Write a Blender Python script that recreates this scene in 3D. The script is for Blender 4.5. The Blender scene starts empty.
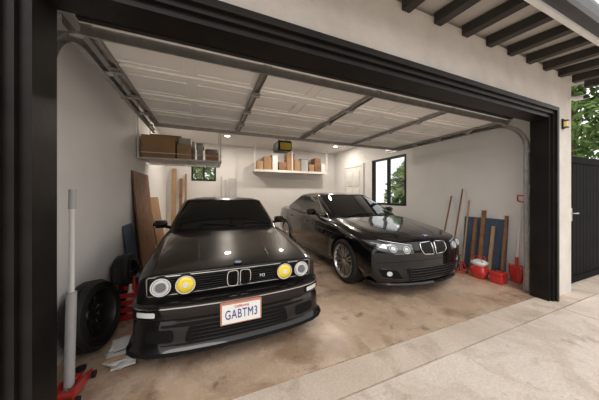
import bpy, bmesh, math, random
import numpy as np
from mathutils import Vector, Matrix, Euler
from mathutils.bvhtree import BVHTree
random.seed(7)
scene = bpy.context.scene
COL = scene.collection

# ------------------------------------------------------------------ materials
def mat(name, col, rough=0.5, metal=0.0, coat=0.0, noise=None, bump=None, spec=0.5, emit=None, coords='Object'):
    m = bpy.data.materials.new(name); m.use_nodes = True
    nt = m.node_tree; b = nt.nodes['Principled BSDF']
    b.inputs['Base Color'].default_value = (*col, 1)
    b.inputs['Roughness'].default_value = rough
    b.inputs['Metallic'].default_value = metal
    b.inputs['Specular IOR Level'].default_value = spec
    b.inputs['Coat Weight'].default_value = coat
    b.inputs['Coat Roughness'].default_value = 0.03
    if emit:
        b.inputs['Emission Color'].default_value = (*emit[0], 1)
        b.inputs['Emission Strength'].default_value = emit[1]
    tc = None
    if noise or bump:
        tc = nt.nodes.new('ShaderNodeTexCoord')
    if noise:
        col2, scale, detail = noise[:3]
        n = nt.nodes.new('ShaderNodeTexNoise'); n.inputs['Scale'].default_value = scale
        n.inputs['Detail'].default_value = detail; n.inputs['Roughness'].default_value = 0.6
        nt.links.new(tc.outputs[coords], n.inputs['Vector'])
        r = nt.nodes.new('ShaderNodeValToRGB')
        r.color_ramp.elements[0].position = 0.35; r.color_ramp.elements[1].position = 0.68
        r.color_ramp.elements[0].color = (*col, 1); r.color_ramp.elements[1].color = (*col2, 1)
        nt.links.new(n.outputs['Fac'], r.inputs['Fac'])
        nt.links.new(r.outputs['Color'], b.inputs['Base Color'])
    if bump:
        scale, strength = bump
        n2 = nt.nodes.new('ShaderNodeTexNoise'); n2.inputs['Scale'].default_value = scale
        n2.inputs['Detail'].default_value = 6
        nt.links.new(tc.outputs[coords], n2.inputs['Vector'])
        bp = nt.nodes.new('ShaderNodeBump'); bp.inputs['Strength'].default_value = strength
        bp.inputs['Distance'].default_value = 0.01
        nt.links.new(n2.outputs['Fac'], bp.inputs['Height'])
        nt.links.new(bp.outputs['Normal'], b.inputs['Normal'])
    return m

def concrete(name, c1, c2, c3, rough, stain=0.9, s1=1.1, s2=2.6, dark=None):
    m = mat(name, c1, rough)
    nt = m.node_tree; b = nt.nodes['Principled BSDF']
    tc = nt.nodes.new('ShaderNodeTexCoord')
    def noise(s, d, dist=0.0):
        n = nt.nodes.new('ShaderNodeTexNoise'); n.inputs['Scale'].default_value = s
        n.inputs['Detail'].default_value = d; n.inputs['Roughness'].default_value = 0.65
        n.inputs['Distortion'].default_value = dist
        nt.links.new(tc.outputs['Object'], n.inputs['Vector']); return n
    def ramp(n, p0, p1, a, bb):
        r = nt.nodes.new('ShaderNodeValToRGB')
        r.color_ramp.elements[0].position = p0; r.color_ramp.elements[1].position = p1
        r.color_ramp.elements[0].color = a; r.color_ramp.elements[1].color = bb
        nt.links.new(n.outputs['Fac'], r.inputs['Fac']); return r
    def mixin(prev, fac_src, amount, col):
        mx = nt.nodes.new('ShaderNodeMix'); mx.data_type = 'RGBA'
        ml = nt.nodes.new('ShaderNodeMath'); ml.operation = 'MULTIPLY'; ml.inputs[1].default_value = amount
        nt.links.new(fac_src, ml.inputs[0]); nt.links.new(ml.outputs[0], mx.inputs['Factor'])
        nt.links.new(prev, mx.inputs[6]); mx.inputs[7].default_value = (*col, 1)
        return mx.outputs[2]
    n1 = noise(s1, 8); r1 = ramp(n1, .35, .65, (*c1, 1), (*c2, 1))
    n2 = noise(s2, 10, .8); r2 = ramp(n2, .48, .62, (0, 0, 0, 1), (1, 1, 1, 1))
    out = mixin(r1.outputs['Color'], r2.outputs['Color'], stain, c3)
    if dark:
        n5 = noise(4.5, 6, .3); r5 = ramp(n5, .58, .68, (0, 0, 0, 1), (1, 1, 1, 1))
        out = mixin(out, r5.outputs['Color'], .6, dark)
    n3 = noise(60, 4); r3 = ramp(n3, .3, .7, (.82, .82, .82, 1), (1.08, 1.08, 1.08, 1))
    mm = nt.nodes.new('ShaderNodeMix'); mm.data_type = 'RGBA'; mm.blend_type = 'MULTIPLY'; mm.inputs['Factor'].default_value = 1
    nt.links.new(out, mm.inputs[6]); nt.links.new(r3.outputs['Color'], mm.inputs[7])
    nt.links.new(mm.outputs[2], b.inputs['Base Color'])
    r4 = ramp(n1, .3, .7, (rough - .12,) * 3 + (1,), (rough + .12,) * 3 + (1,))
    nt.links.new(r4.outputs['Color'], b.inputs['Roughness'])
    bp = nt.nodes.new('ShaderNodeBump'); bp.inputs['Strength'].default_value = 0.15; bp.inputs['Distance'].default_value = 0.005
    nt.links.new(n3.outputs['Fac'], bp.inputs['Height']); nt.links.new(bp.outputs['Normal'], b.inputs['Normal'])
    return m

M = {}
M['paint'] = mat('car_paint_black', (.006, .0052, .005), .3, 0.0, .7, spec=.15)
M['paint2'] = mat('car_paint_sapphire_black', (.003, .003, .0042), .22, 0.0, .85, spec=.15)
M['trim'] = mat('black_plastic', (.008, .008, .008), .5, spec=.25)
M['dark'] = mat('flat_black', (.005, .005, .005), .85, spec=.2)
M['glass'] = mat('dark_car_glass', (.006, .008, .008), .03, 0, .5, spec=.3)
M['rubber'] = mat('tire_rubber', (.014, .014, .014), .6, bump=(60, .2), spec=.4)
M['chrome'] = mat('chrome', (.75, .75, .76), .12, 1)
M['alloy'] = mat('alloy_wheel', (.50, .50, .51), .28, 1)
M['alloyd'] = mat('alloy_dark', (.05, .05, .05), .35, .7)
M['lens'] = mat('headlight_lens', (.66, .70, .72), .08, .3, 1.0)
M['lensd'] = mat('headlight_dark', (.14, .15, .16), .06, .3, 1.0)
M['yellow'] = mat('yellow_lens', (.80, .62, .04), .15, 0, 1.0, emit=((.9, .65, .05), .12))
M['white_l'] = mat('signal_lens', (.7, .72, .72), .15, 0, 1.0)
M['red_l'] = mat('tail_lens', (.4, .01, .01), .15, 0, 1.0)
M['plate'] = mat('plate_white', (.80, .80, .78), .4)
M['plateframe'] = mat('plate_frame', (.50, .22, .14), .4)
M['blue'] = mat('plate_blue', (.03, .05, .25), .5)
M['red'] = mat('red_paint', (.52, .03, .025), .35, 0, .4)
M['bmwblue'] = mat('emblem_blue', (.05, .22, .6), .3)
M['stucco'] = mat('stucco_white', (.71, .67, .62), .9, noise=((.61, .57, .52), 3, 6), bump=(35, .6))
M['wall'] = mat('wall_paint', (.84, .83, .82), .85, noise=((.80, .79, .78), 1.5, 3), bump=(60, .08))
M['ceil'] = mat('ceiling_paint', (.82, .82, .81), .85, noise=((.79, .79, .78), 2, 3))
M['blackwood'] = mat('black_wood_trim', (.0065, .0055, .005), .42, noise=((.014, .011, .009), 5, 5), bump=(25, .1), spec=.22)
M['gate'] = mat('gate_black', (.004, .004, .0045), .75, noise=((.007, .007, .008), 4, 3), spec=.08)
M['galv'] = mat('galvanised_steel', (.38, .37, .36), .4, .85, noise=((.5, .49, .47), 14, 3))
M['doorpanel'] = mat('door_panel_cream', (.93, .915, .88), .55, noise=((.90, .88, .84), 2, 4))
M['whitep'] = mat('white_enamel', (.8, .8, .78), .4, noise=((.75, .75, .73), 3, 2))
M['card'] = mat('cardboard', (.42, .26, .14), .85, noise=((.36, .21, .11), 4, 4))
M['wood'] = mat('wood_brown', (.30, .15, .07), .6, noise=((.18, .085, .04), 7, 6))
M['woodl'] = mat('wood_light', (.50, .33, .19), .6, noise=((.40, .25, .13), 7, 6))
M['fence'] = mat('fence_wood', (.12, .075, .045), .7, noise=((.07, .045, .03), 5, 5))
M['greyplastic'] = mat('grey_plastic', (.50, .50, .50), .5, noise=((.42, .42, .42), 5, 2))
M['bluegrey'] = mat('panel_bluegrey', (.06, .095, .15), .5, noise=((.08, .12, .18), 3, 3))
M['leaf'] = mat('leaf_green', (.07, .15, .03), .7, noise=((.17, .27, .07), 2, 4))
M['bark'] = mat('bark', (.14, .09, .06), .9, noise=((.2, .14, .09), 8, 4))
M['floor'] = concrete('garage_concrete', (.46, .325, .225), (.62, .475, .355), (.24, .15, .09), .27, .65, 1.3, 1.7, (.11, .07, .045))
M['drive'] = concrete('driveway_concrete', (.63, .54, .46), (.72, .635, .55), (.47, .375, .29), .7, .55, 1.1, 2.2, (.36, .28, .22))
M['curb'] = concrete('threshold_concrete', (.56, .46, .37), (.65, .555, .465), (.38, .29, .21), .65, .6)
M['gutter'] = mat('gutter_dark', (.05, .05, .055), .35, .3, noise=((.07, .07, .075), 3, 2))
M['rafter'] = mat('rafter_dark', (.022, .018, .015), .6, noise=((.035, .028, .024), 5, 3))
M['soffit'] = mat('soffit_boards', (.50, .47, .43), .8, noise=((.43, .40, .36), 3, 3))
M['lampglow'] = mat('lamp_glow', (1, .95, .85), .5, emit=((1, .93, .8), 12))
M['amber'] = mat('amber_glass', (.6, .42, .08), .2, emit=((1, .75, .2), .25))
M['yellowp'] = mat('yellow_plastic', (.75, .55, .05), .4, noise=((.68, .48, .04), 5, 2))
M['wglass'] = mat('window_glass', (.9, .95, .95), .02)
M['wglass'].node_tree.nodes['Principled BSDF'].inputs['Transmission Weight'].default_value = 1.0
M['black'] = mat('black_metal', (.012, .012, .013), .45, noise=((.018, .018, .019), 6, 2), spec=.3)

# ------------------------------------------------------------------ mesh helpers
def empty(name, loc=(0, 0, 0), rotz=0):
    e = bpy.data.objects.new(name, None); e.location = loc; e.rotation_euler = (0, 0, rotz)
    e.empty_display_size = .1
    COL.objects.link(e); return e

def mobj(name, verts, faces, m, parent=None, smooth=False, sharp=None):
    me = bpy.data.meshes.new(name); me.from_pydata([tuple(v) for v in verts], [], faces)
    bm = bmesh.new(); bm.from_mesh(me)
    bmesh.ops.recalc_face_normals(bm, faces=bm.faces); bm.to_mesh(me); bm.free()
    for mm in (m if isinstance(m, list) else [m]): me.materials.append(mm)
    if smooth:
        for p in me.polygons: p.use_smooth = True
        if sharp: me.set_sharp_from_angle(angle=math.radians(sharp))
    o = bpy.data.objects.new(name, me); COL.objects.link(o)
    if parent: o.parent = parent
    return o

def box(name, x0, x1, y0, y1, z0, z1, m, parent=None, bev=0.0, rot=None):
    bm = bmesh.new()
    c = Vector(((x0 + x1) / 2, (y0 + y1) / 2, (z0 + z1) / 2))
    bmesh.ops.create_cube(bm, size=1)
    for v in bm.verts:
        v.co = Vector((v.co.x * (x1 - x0), v.co.y * (y1 - y0), v.co.z * (z1 - z0)))
    if bev > 0:
        bmesh.ops.bevel(bm, geom=list(bm.edges), offset=bev, segments=3, affect='EDGES', profile=.5)
    R = Matrix.Identity(4)
    if rot:
        R = Euler(rot).to_matrix().to_4x4()
    for v in bm.verts: v.co = (R @ v.co) + c
    me = bpy.data.meshes.new(name); bm.to_mesh(me); bm.free(); me.materials.append(m)
    if bev > 0:
        for p in me.polygons: p.use_smooth = True
        me.set_sharp_from_angle(angle=math.radians(40))
    o = bpy.data.objects.new(name, me); COL.objects.link(o)
    if parent: o.parent = parent
    return o

def boxes(name, lst, m, parent=None):
    V = []; F = []
    for (x0, x1, y0, y1, z0, z1) in lst:
        b = len(V)
        V += [(x0, y0, z0), (x1, y0, z0), (x1, y1, z0), (x0, y1, z0), (x0, y0, z1), (x1, y0, z1), (x1, y1, z1), (x0, y1, z1)]
        F += [tuple(b + i for i in f) for f in ((0, 3, 2, 1), (4, 5, 6, 7), (0, 1, 5, 4), (1, 2, 6, 5), (2, 3, 7, 6), (3, 0, 4, 7))]
    return mobj(name, V, F, m, parent)

def cyl(name, p1, p2, r, m, parent=None, r2=None, seg=20):
    p1 = Vector(p1); p2 = Vector(p2); r2 = r if r2 is None else r2
    d = (p2 - p1).normalized(); a = d.orthogonal().normalized(); b = d.cross(a)
    V = []; F = []
    for (p, rr) in ((p1, r), (p2, r2)):
        for i in range(seg):
            t = 2 * math.pi * i / seg; V.append(p + (a * math.cos(t) + b * math.sin(t)) * rr)
    for i in range(seg): F.append((i, (i + 1) % seg, seg + (i + 1) % seg, seg + i))
    F.append(tuple(range(seg))[::-1]); F.append(tuple(range(seg, 2 * seg)))
    return mobj(name, V, F, m, parent, True, 40)

def tube(name, pts, r, m, parent=None, closed=False, seg=8):
    pts = [Vector(p) for p in pts]
    n = len(pts); V = []; F = []
    prev = None
    for i, p in enumerate(pts):
        if closed: t = (pts[(i + 1) % n] - pts[i - 1])
        else: t = pts[min(i + 1, n - 1)] - pts[max(i - 1, 0)]
        if t.length < 1e-9: t = Vector((0, 0, 1))
        t.normalize()
        if prev is None: a = t.orthogonal().normalized()
        else:
            a = prev - t * prev.dot(t)
            a = a.normalized() if a.length > 1e-6 else t.orthogonal().normalized()
        prev = a; b = t.cross(a)
        for k in range(seg):
            th = 2 * math.pi * k / seg; V.append(p + (a * math.cos(th) + b * math.sin(th)) * r)
    rng = n if closed else n - 1
    for i in range(rng):
        j = (i + 1) % n
        for k in range(seg):
            F.append((i * seg + k, i * seg + (k + 1) % seg, j * seg + (k + 1) % seg, j * seg + k))
    if not closed:
        F.append(tuple(range(seg))[::-1]); F.append(tuple(range((n - 1) * seg, n * seg)))
    return mobj(name, V, F, m, parent, True, 60)

def lathe(name, prof, m, parent=None, origin=(0, 0, 0), axis='x', seg=48, sharp=35):
    V = []; F = []; n = len(prof); o = Vector(origin)
    for i in range(seg):
        t = 2 * math.pi * i / seg; c, s = math.cos(t), math.sin(t)
        for (r, h) in prof:
            if axis == 'x': V.append(o + Vector((h, r * c, r * s)))
            elif axis == 'y': V.append(o + Vector((r * c, h, r * s)))
            else: V.append(o + Vector((r * c, r * s, h)))
    for i in range(seg):
        j = (i + 1) % seg
        for k in range(n - 1):
            F.append((i * n + k, i * n + k + 1, j * n + k + 1, j * n + k))
    ob = mobj(name, V, F, m, parent, False)
    me = ob.data; bm = bmesh.new(); bm.from_mesh(me)
    bmesh.ops.remove_doubles(bm, verts=bm.verts, dist=1e-5)
    bmesh.ops.recalc_face_normals(bm, faces=bm.faces); bm.to_mesh(me); bm.free()
    for p in me.polygons: p.use_smooth = True
    me.set_sharp_from_angle(angle=math.radians(sharp))
    return ob

def text(name, s, size, m, parent, mtx, extrude=.002, spacing=1.0):
    cu = bpy.data.curves.new(name, 'FONT'); cu.body = s; cu.size = size; cu.extrude = extrude
    cu.align_x = 'CENTER'; cu.align_y = 'CENTER'; cu.space_character = spacing
    tmp = bpy.data.objects.new(name + '_t', cu); COL.objects.link(tmp)
    bpy.context.view_layer.update()
    dg = bpy.context.evaluated_depsgraph_get()
    me = bpy.data.meshes.new_from_object(tmp.evaluated_get(dg))
    bpy.data.objects.remove(tmp)
    me.transform(mtx); me.materials.clear(); me.materials.append(m)
    o = bpy.data.objects.new(name, me); COL.objects.link(o); o.parent = parent
    return o

# ------------------------------------------------------------------ car toolkit
def pchip(xs, ys, x):
    n = len(xs); h = np.diff(xs); d = np.diff(ys) / h; m_ = np.zeros(n); m_[0] = d[0]; m_[-1] = d[-1]
    for i in range(1, n - 1):
        if d[i - 1] * d[i] <= 0: m_[i] = 0
        else:
            w1 = 2 * h[i] + h[i - 1]; w2 = h[i] + 2 * h[i - 1]
            m_[i] = (w1 + w2) / (w1 / d[i - 1] + w2 / d[i])
    i = int(np.clip(np.searchsorted(xs, x) - 1, 0, n - 2)); t = (x - xs[i]) / h[i]
    return ((1 + 2 * t) * (1 - t) ** 2 * ys[i] + t * (1 - t) ** 2 * h[i] * m_[i] + t * t * (3 - 2 * t) * ys[i + 1] + t * t * (t - 1) * h[i] * m_[i + 1])

def fillet(pts, radii, nc=5, ns=3):
    out = []; n = len(pts); P = [np.array(p, float) for p in pts]
    ends = []
    for i in range(n):
        if i in (0, n - 1): ends.append((P[i], P[i], None)); continue
        a = P[i - 1] - P[i]; b = P[i + 1] - P[i]; la = np.linalg.norm(a); lb = np.linalg.norm(b)
        r = min(radii[i], .48 * la, .48 * lb)
        ends.append((P[i] + a / la * r, P[i] + b / lb * r, P[i]))
    for i in range(n):
        s, e, c = ends[i]
        if c is None: out.append(s)
        else:
            for k in range(nc):
                t = k / (nc - 1); out.append((1 - t) ** 2 * s + 2 * t * (1 - t) * c + t * t * e)
        if i < n - 1:
            s2 = ends[i + 1][0]
            for k in range(1, ns + 1):
                out.append(e + (s2 - e) * k / (ns + 1))
    return out

def sstep(t):
    t = max(0., min(1., t)); return t * t * (3 - 2 * t)

def loft_body(name, stations, radii, ys, round_r, wheels, warp, mats, parent):
    st = np.array(stations, float); xs = st[:, 0]
    yl = []
    for k in range(5):
        a = math.pi / 2 * k / 5; yl.append((xs[0] + round_r * (1 - math.cos(a)), round_r * (1 - math.sin(a))))
    for y in ys: yl.append((y, 0))
    for k in range(4, -1, -1):
        a = math.pi / 2 * k / 5; yl.append((xs[-1] - round_r * (1 - math.cos(a)), round_r * (1 - math.sin(a))))
    rings = []
    for (y, ins) in yl:
        v = [pchip(xs, st[:, c], y) for c in range(1, st.shape[1])]
        zb, ws, w1, z1, w2, z2, wb, zbt, wh, zh, wc, zc1, zc = v
        half = fillet([(0, zb), (ws, zb), (w1, z1), (w2, z2), (wb, zbt), (wh, zh), (wc, zc1), (0, zc)], radii)
        W = max(p[0] for p in half); zm = (zb + zc) / 2; Hh = (zc - zb) / 2
        hp = []
        for p in half:
            x, z = p
            if x > .4:
                for (yw, zw, Ra, Rf, A) in wheels:
                    d = math.hypot(y - yw, z - zw)
                    x += A * sstep((Rf - d) / (Rf - Ra)) * sstep((x - .4) / .3)
            x *= (W - ins) / W; z = zm + (z - zm) * (Hh - ins) / Hh
            hp.append((x, y, z))
        rings.append(hp)
    H = len(rings[0]); R = 2 * H - 2; V = []; F = []
    for hp in rings:
        for p in hp: V.append(warp(*p))
        for p in hp[-2:0:-1]: V.append(warp(-p[0], p[1], p[2]))
    n = len(rings)
    for i in range(n - 1):
        for k in range(R):
            F.append((i * R + k, i * R + (k + 1) % R, (i + 1) * R + (k + 1) % R, (i + 1) * R + k))
    Mc = 24
    for ri in (0, n - 1):
        hp = rings[ri]; base = ri * R; rows = []
        for i in range(H):
            if i in (0, H - 1): rows.append([base + i]); continue
            row = [base + i]
            for j in range(1, Mc):
                V.append(warp(hp[i][0] * (1 - 2 * j / Mc), hp[i][1], hp[i][2])); row.append(len(V) - 1)
            row.append(base + R - i); rows.append(row)
        for i in range(H - 1):
            a, b = rows[i], rows[i + 1]
            if len(a) == 1:
                for j in range(Mc): F.append((a[0], b[j], b[j + 1]))
            elif len(b) == 1:
                for j in range(Mc): F.append((b[0], a[j + 1], a[j]))
            else:
                for j in range(Mc): F.append((a[j], a[j + 1], b[j + 1], b[j]))
    ob = mobj(name, V, F, mats, None)
    CV = []; CF = []; seg = 56
    for (yw, zw, Ra, Rf, A) in wheels:
        for s in (-1, 1):
            b = len(CV)
            for xx in (.5613 * s, 1.2 * s):
                for i in range(seg):
                    t = 2 * math.pi * (i + .37) / seg; CV.append((xx, yw + .0007 + Ra * math.cos(t), zw + .0011 + Ra * math.sin(t)))
            for i in range(seg): CF.append((b + i, b + (i + 1) % seg, b + seg + (i + 1) % seg, b + seg + i))
            CF.append(tuple(b + i for i in range(seg))); CF.append(tuple(b + seg + i for i in range(seg)))
    cut = mobj('cutter', CV, CF, mats)
    for p in cut.data.polygons: p.material_index = 1
    n0 = len(ob.data.vertices)
    best = None
    for (solver, selfi) in (('EXACT', False), ('EXACT', True), ('FAST', False)):
        md = ob.modifiers.new('arch', 'BOOLEAN'); md.operation = 'DIFFERENCE'; md.object = cut; md.solver = solver
        if solver == 'EXACT': md.use_self = selfi
        bpy.context.view_layer.update()
        dg = bpy.context.evaluated_depsgraph_get()
        me = bpy.data.meshes.new_from_object(ob.evaluated_get(dg))
        ob.modifiers.clear()
        if n0 * .55 < len(me.vertices) < n0 * 1.6: best = me; break
    if best: ob.data = best
    me = ob.data
    bpy.data.objects.remove(cut)
    for p in me.polygons: p.use_smooth = True
    me.set_sharp_from_angle(angle=math.radians(38))
    ob.parent = parent
    return ob

def greenhouse(name, base, roof, crown, mats, parent, levels=10):
    def outline(z, y0, y1, hw, r, bf, br):
        pts = []
        cs = [(hw - r, y0 + r, -90, 0), (hw - r, y1 - r, 0, 90), (-hw + r, y1 - r, 90, 180), (-hw + r, y0 + r, 180, 270)]
        for ci, (cx, cy, a0, a1) in enumerate(cs):
            for k in range(7):
                a = math.radians(a0 + (a1 - a0) * k / 6); pts.append((cx + r * math.cos(a), cy + r * math.sin(a)))
            nx = cs[(ci + 1) % 4]; a = math.radians(nx[2])
            e = (nx[0] + r * math.cos(a), nx[1] + r * math.sin(a)); s = pts[-1]
            for k in range(1, 12): pts.append((s[0] + (e[0] - s[0]) * k / 12, s[1] + (e[1] - s[1]) * k / 12))
        out = []
        for (x, y) in pts:
            t = (y - y0) / (y1 - y0)
            y -= bf * (1 - (x / hw) ** 2) * max(0, 1 - t * 2) ** 1.0
            y += br * (1 - (x / hw) ** 2) * max(0, t * 2 - 1)
            out.append((x, y, z))
        return out
    A = outline(*base); B = outline(*roof); rings = []
    for i in range(levels + 1):
        t = i / levels; tx = t ** 1.25
        rings.append([(a[0] + (b[0] - a[0]) * tx, a[1] + (b[1] - a[1]) * t, a[2] + (b[2] - a[2]) * t) for a, b in zip(A, B)])
    cy = (roof[1] + roof[2]) / 2
    for s in (.985, .96, .92, .85, .72, .55, .35, .15):
        rings.append([(b[0] * s, cy + (b[1] - cy) * s, b[2] + crown * (1 - s ** 5) * .75 + crown * .25 * (1 - s * s)) for b in B])
    N = len(A); V = [p for r in rings for p in r]; F = []
    for i in range(len(rings) - 1):
        for k in range(N): F.append((i * N + k, i * N + (k + 1) % N, (i + 1) * N + (k + 1) % N, (i + 1) * N + k))
    F.append(tuple(range((len(rings) - 1) * N, len(rings) * N)))
    return mobj(name, V, F, mats, parent, True, 50)

def bvh_of(objs):
    V = []; P = []
    for o in objs:
        b = len(V); V += [v.co.copy() for v in o.data.vertices]
        P += [tuple(b + i for i in p.vertices) for p in o.data.polygons]
    return BVHTree.FromPolygons(V, P)

VIEWS = {'front': lambda a, b: (Vector((a, -4, b)), Vector((0, 1, 0))),
         'rear': lambda a, b: (Vector((a, 9, b)), Vector((0, -1, 0))),
         'right': lambda a, b: (Vector((4, a, b)), Vector((-1, 0, 0))),
         'left': lambda a, b: (Vector((-4, a, b)), Vector((1, 0, 0))),
         'top': lambda a, b: (Vector((a, b, 4)), Vector((0, 0, -1)))}

def proj(bvh, view, a, b, off):
    o, d = VIEWS[view](a, b)
    h = bvh.ray_cast(o, d)
    if h[0] is None:
        n = bvh.find_nearest(o + d * 4)
        return n[0] - d * off
    return h[0] - d * off

def rpoly(poly, r, n=4):
    out = []; N = len(poly)
    for i in range(N):
        p = Vector(poly[i]).to_2d(); a = Vector(poly[i - 1]).to_2d() - p; b = Vector(poly[(i + 1) % N]).to_2d() - p
        rr = min(r, a.length * .48, b.length * .48); s = p + a.normalized() * rr; e = p + b.normalized() * rr
        for k in range(n + 1):
            t = k / n; q = s * (1 - t) ** 2 + p * 2 * t * (1 - t) + e * t * t; out.append((q.x, q.y))
    return out

def patch(name, poly, view, bvh, off, m, parent, L=.06):
    bm = bmesh.new()
    vs = [bm.verts.new((p[0], p[1], 0)) for p in poly]
    bm.faces.new(vs); bmesh.ops.triangulate(bm, faces=bm.faces)
    for it in range(6):
        es = [e for e in bm.edges if e.calc_length() > L]
        if not es: break
        bmesh.ops.subdivide_edges(bm, edges=es, cuts=1)
        bmesh.ops.triangulate(bm, faces=[f for f in bm.faces if len(f.verts) > 3])
    for v in bm.verts: v.co = proj(bvh, view, v.co.x, v.co.y, off)
    me = bpy.data.meshes.new(name)
    bmesh.ops.recalc_face_normals(bm, faces=bm.faces)
    bm.to_mesh(me); bm.free(); me.materials.append(m)
    for p in me.polygons: p.use_smooth = True
    o = bpy.data.objects.new(name, me); COL.objects.link(o); o.parent = parent
    return o

def pline(name, poly, view, bvh, r, m, parent, closed=True, off=0.0, L=.05):
    pts = []; N = len(poly)
    for i in range(N if closed else N - 1):
        a = Vector(poly[i]).to_2d(); b = Vector(poly[(i + 1) % N]).to_2d(); k = max(1, int((b - a).length / L))
        for j in range(k):
            q = a + (b - a) * j / k; pts.append(proj(bvh, view, q.x, q.y, off))
    if not closed: pts.append(proj(bvh, view, poly[-1][0], poly[-1][1], off))
    return tube(name, pts, r, m, parent, closed, 6)

def plan_sweep(name, path, prof, m, parent, outsign=1):
    full = [(-x, y) for (x, y) in path[::-1][:-1]] + list(path) if path[0][0] == 0 else path
    P = [Vector((x, y)) for x, y in full]; n = len(P); V = []; F = []; K = len(prof)
    for i, p in enumerate(P):
        t = P[min(i + 1, n - 1)] - P[max(i - 1, 0)]; t.normalize()
        nrm = Vector((t.y, -t.x)) * outsign
        for (o, z) in prof: V.append((p.x + nrm.x * o, p.y + nrm.y * o, z))
    for i in range(n - 1):
        for k in range(K): F.append((i * K + k, i * K + (k + 1) % K, (i + 1) * K + (k + 1) % K, (i + 1) * K + k))
    F.append(tuple(range(K))); F.append(tuple(range((n - 1) * K, n * K)))
    return mobj(name, V, F, m, parent, True, 35)

def wheel(name, parent, x, y, r, w, spokes, rimm, rr=None, double=True):
    s = 1 if x > 0 else -1; rr = rr or r * .73
    o = (x, y, r)
    h = w / 2
    T = [(rr, -h + .01), (rr + .015, -h), ((rr + r) / 2, -h - .004), (r - .02, -h + .004), (r - .004, -h + .02), (r, -h + .04),
         (r, h - .04), (r - .004, h - .02), (r - .02, h - .004), ((rr + r) / 2, h + .004), (rr + .015, h), (rr, h - .01), (rr, -h + .01)]
    lathe(name + '_tire', [(a, b * 1) for a, b in T], M['rubber'], parent, o, 'x', 56)
    lathe(name + '_rim', [(rr + .006, s * (h + .002)), (rr - .012, s * (h + .002)), (rr - .022, s * (h - .015)), (rr - .03, s * (h - .07)), (rr - .035, -s * (h - .02)),
                          (rr + .004, -s * (h - .02)), (rr + .006, s * (h - .01)), (rr + .006, s * (h + .002))], rimm, parent, o, 'x', 56)
    lathe(name + '_disc', [(0, s * .0), (rr * .72, s * .0), (rr * .72, -s * .02), (0, -s * .02)], M['galv'], parent, o, 'x', 40)
    lathe(name + '_back', [(0, -s * .05), (rr - .03, -s * .05), (rr - .03, -s * .055), (0, -s * .055)], M['dark'], parent, o, 'x', 40)
    lathe(name + '_hub', [(0, s * (h - .015)), (.03, s * (h - .015)), (.035, s * (h - .022)), (.075, s * (h - .035)), (.08, s * .0), (0, s * .0)], rimm, parent, o, 'x', 32)
    V = []; F = []
    for i in range(spokes):
        for dd in ((-.13, .13) if double else (0,)):
            a = 2 * math.pi * i / spokes
            a2 = a + dd * 1.1; a1 = a + dd * .5
            ci = Vector((0, math.cos(a1), math.sin(a1))); co = Vector((0, math.cos(a2), math.sin(a2)))
            w1, w2 = (.013, .012) if double else (.022, .028)
            b = len(V)
            for (c, rad, ww, xo) in ((ci, .055, w1, h - .032), (co, rr - .018, w2, h - .012)):
                tn = Vector((0, -c.z, c.y))
                for (u, dx) in ((-1, 0), (1, 0), (1.3, -.03), (-1.3, -.03)):
                    p = Vector(o) + c * rad + tn * ww * u + Vector((s * (xo + dx), 0, 0)); V.append(p)
            F += [tuple(b + q for q in f) for f in ((0, 1, 5, 4), (1, 2, 6, 5), (2, 3, 7, 6), (3, 0, 4, 7), (0, 3, 2, 1), (4, 5, 6, 7))]
    mobj(name + '_spokes', V, F, rimm, parent)

def mirror_(name, parent, x, y, z, m, sc=1.0):
    s = 1 if x > 0 else -1
    bm = bmesh.new(); bmesh.ops.create_cube(bm, size=1)
    for v in bm.verts:
        v.co.x *= .19 * sc; v.co.z *= .12 * sc; v.co.y *= .09 * sc
        if v.co.y < 0: v.co.x *= .82; v.co.z *= .75
    bmesh.ops.bevel(bm, geom=list(bm.edges), offset=.028, segments=4, affect='EDGES')
    for v in bm.verts: v.co += Vector((x, y, z))
    me = bpy.data.meshes.new(name); bm.to_mesh(me); bm.free(); me.materials.append(m)
    for p in me.polygons: p.use_smooth = True
    o = bpy.data.objects.new(name, me); COL.objects.link(o); o.parent = parent
    cyl(name + '_stalk', (x - s * .06, y + .01, z - .03), (x - s * .17, y + .02, z - .07), .022, M['trim'], parent, seg=12)
    box(name + '_glass', x - .08 * sc, x + .08 * sc, y + .046 * sc, y + .05 * sc, z - .045, z + .045, M['chrome'], parent)

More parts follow.
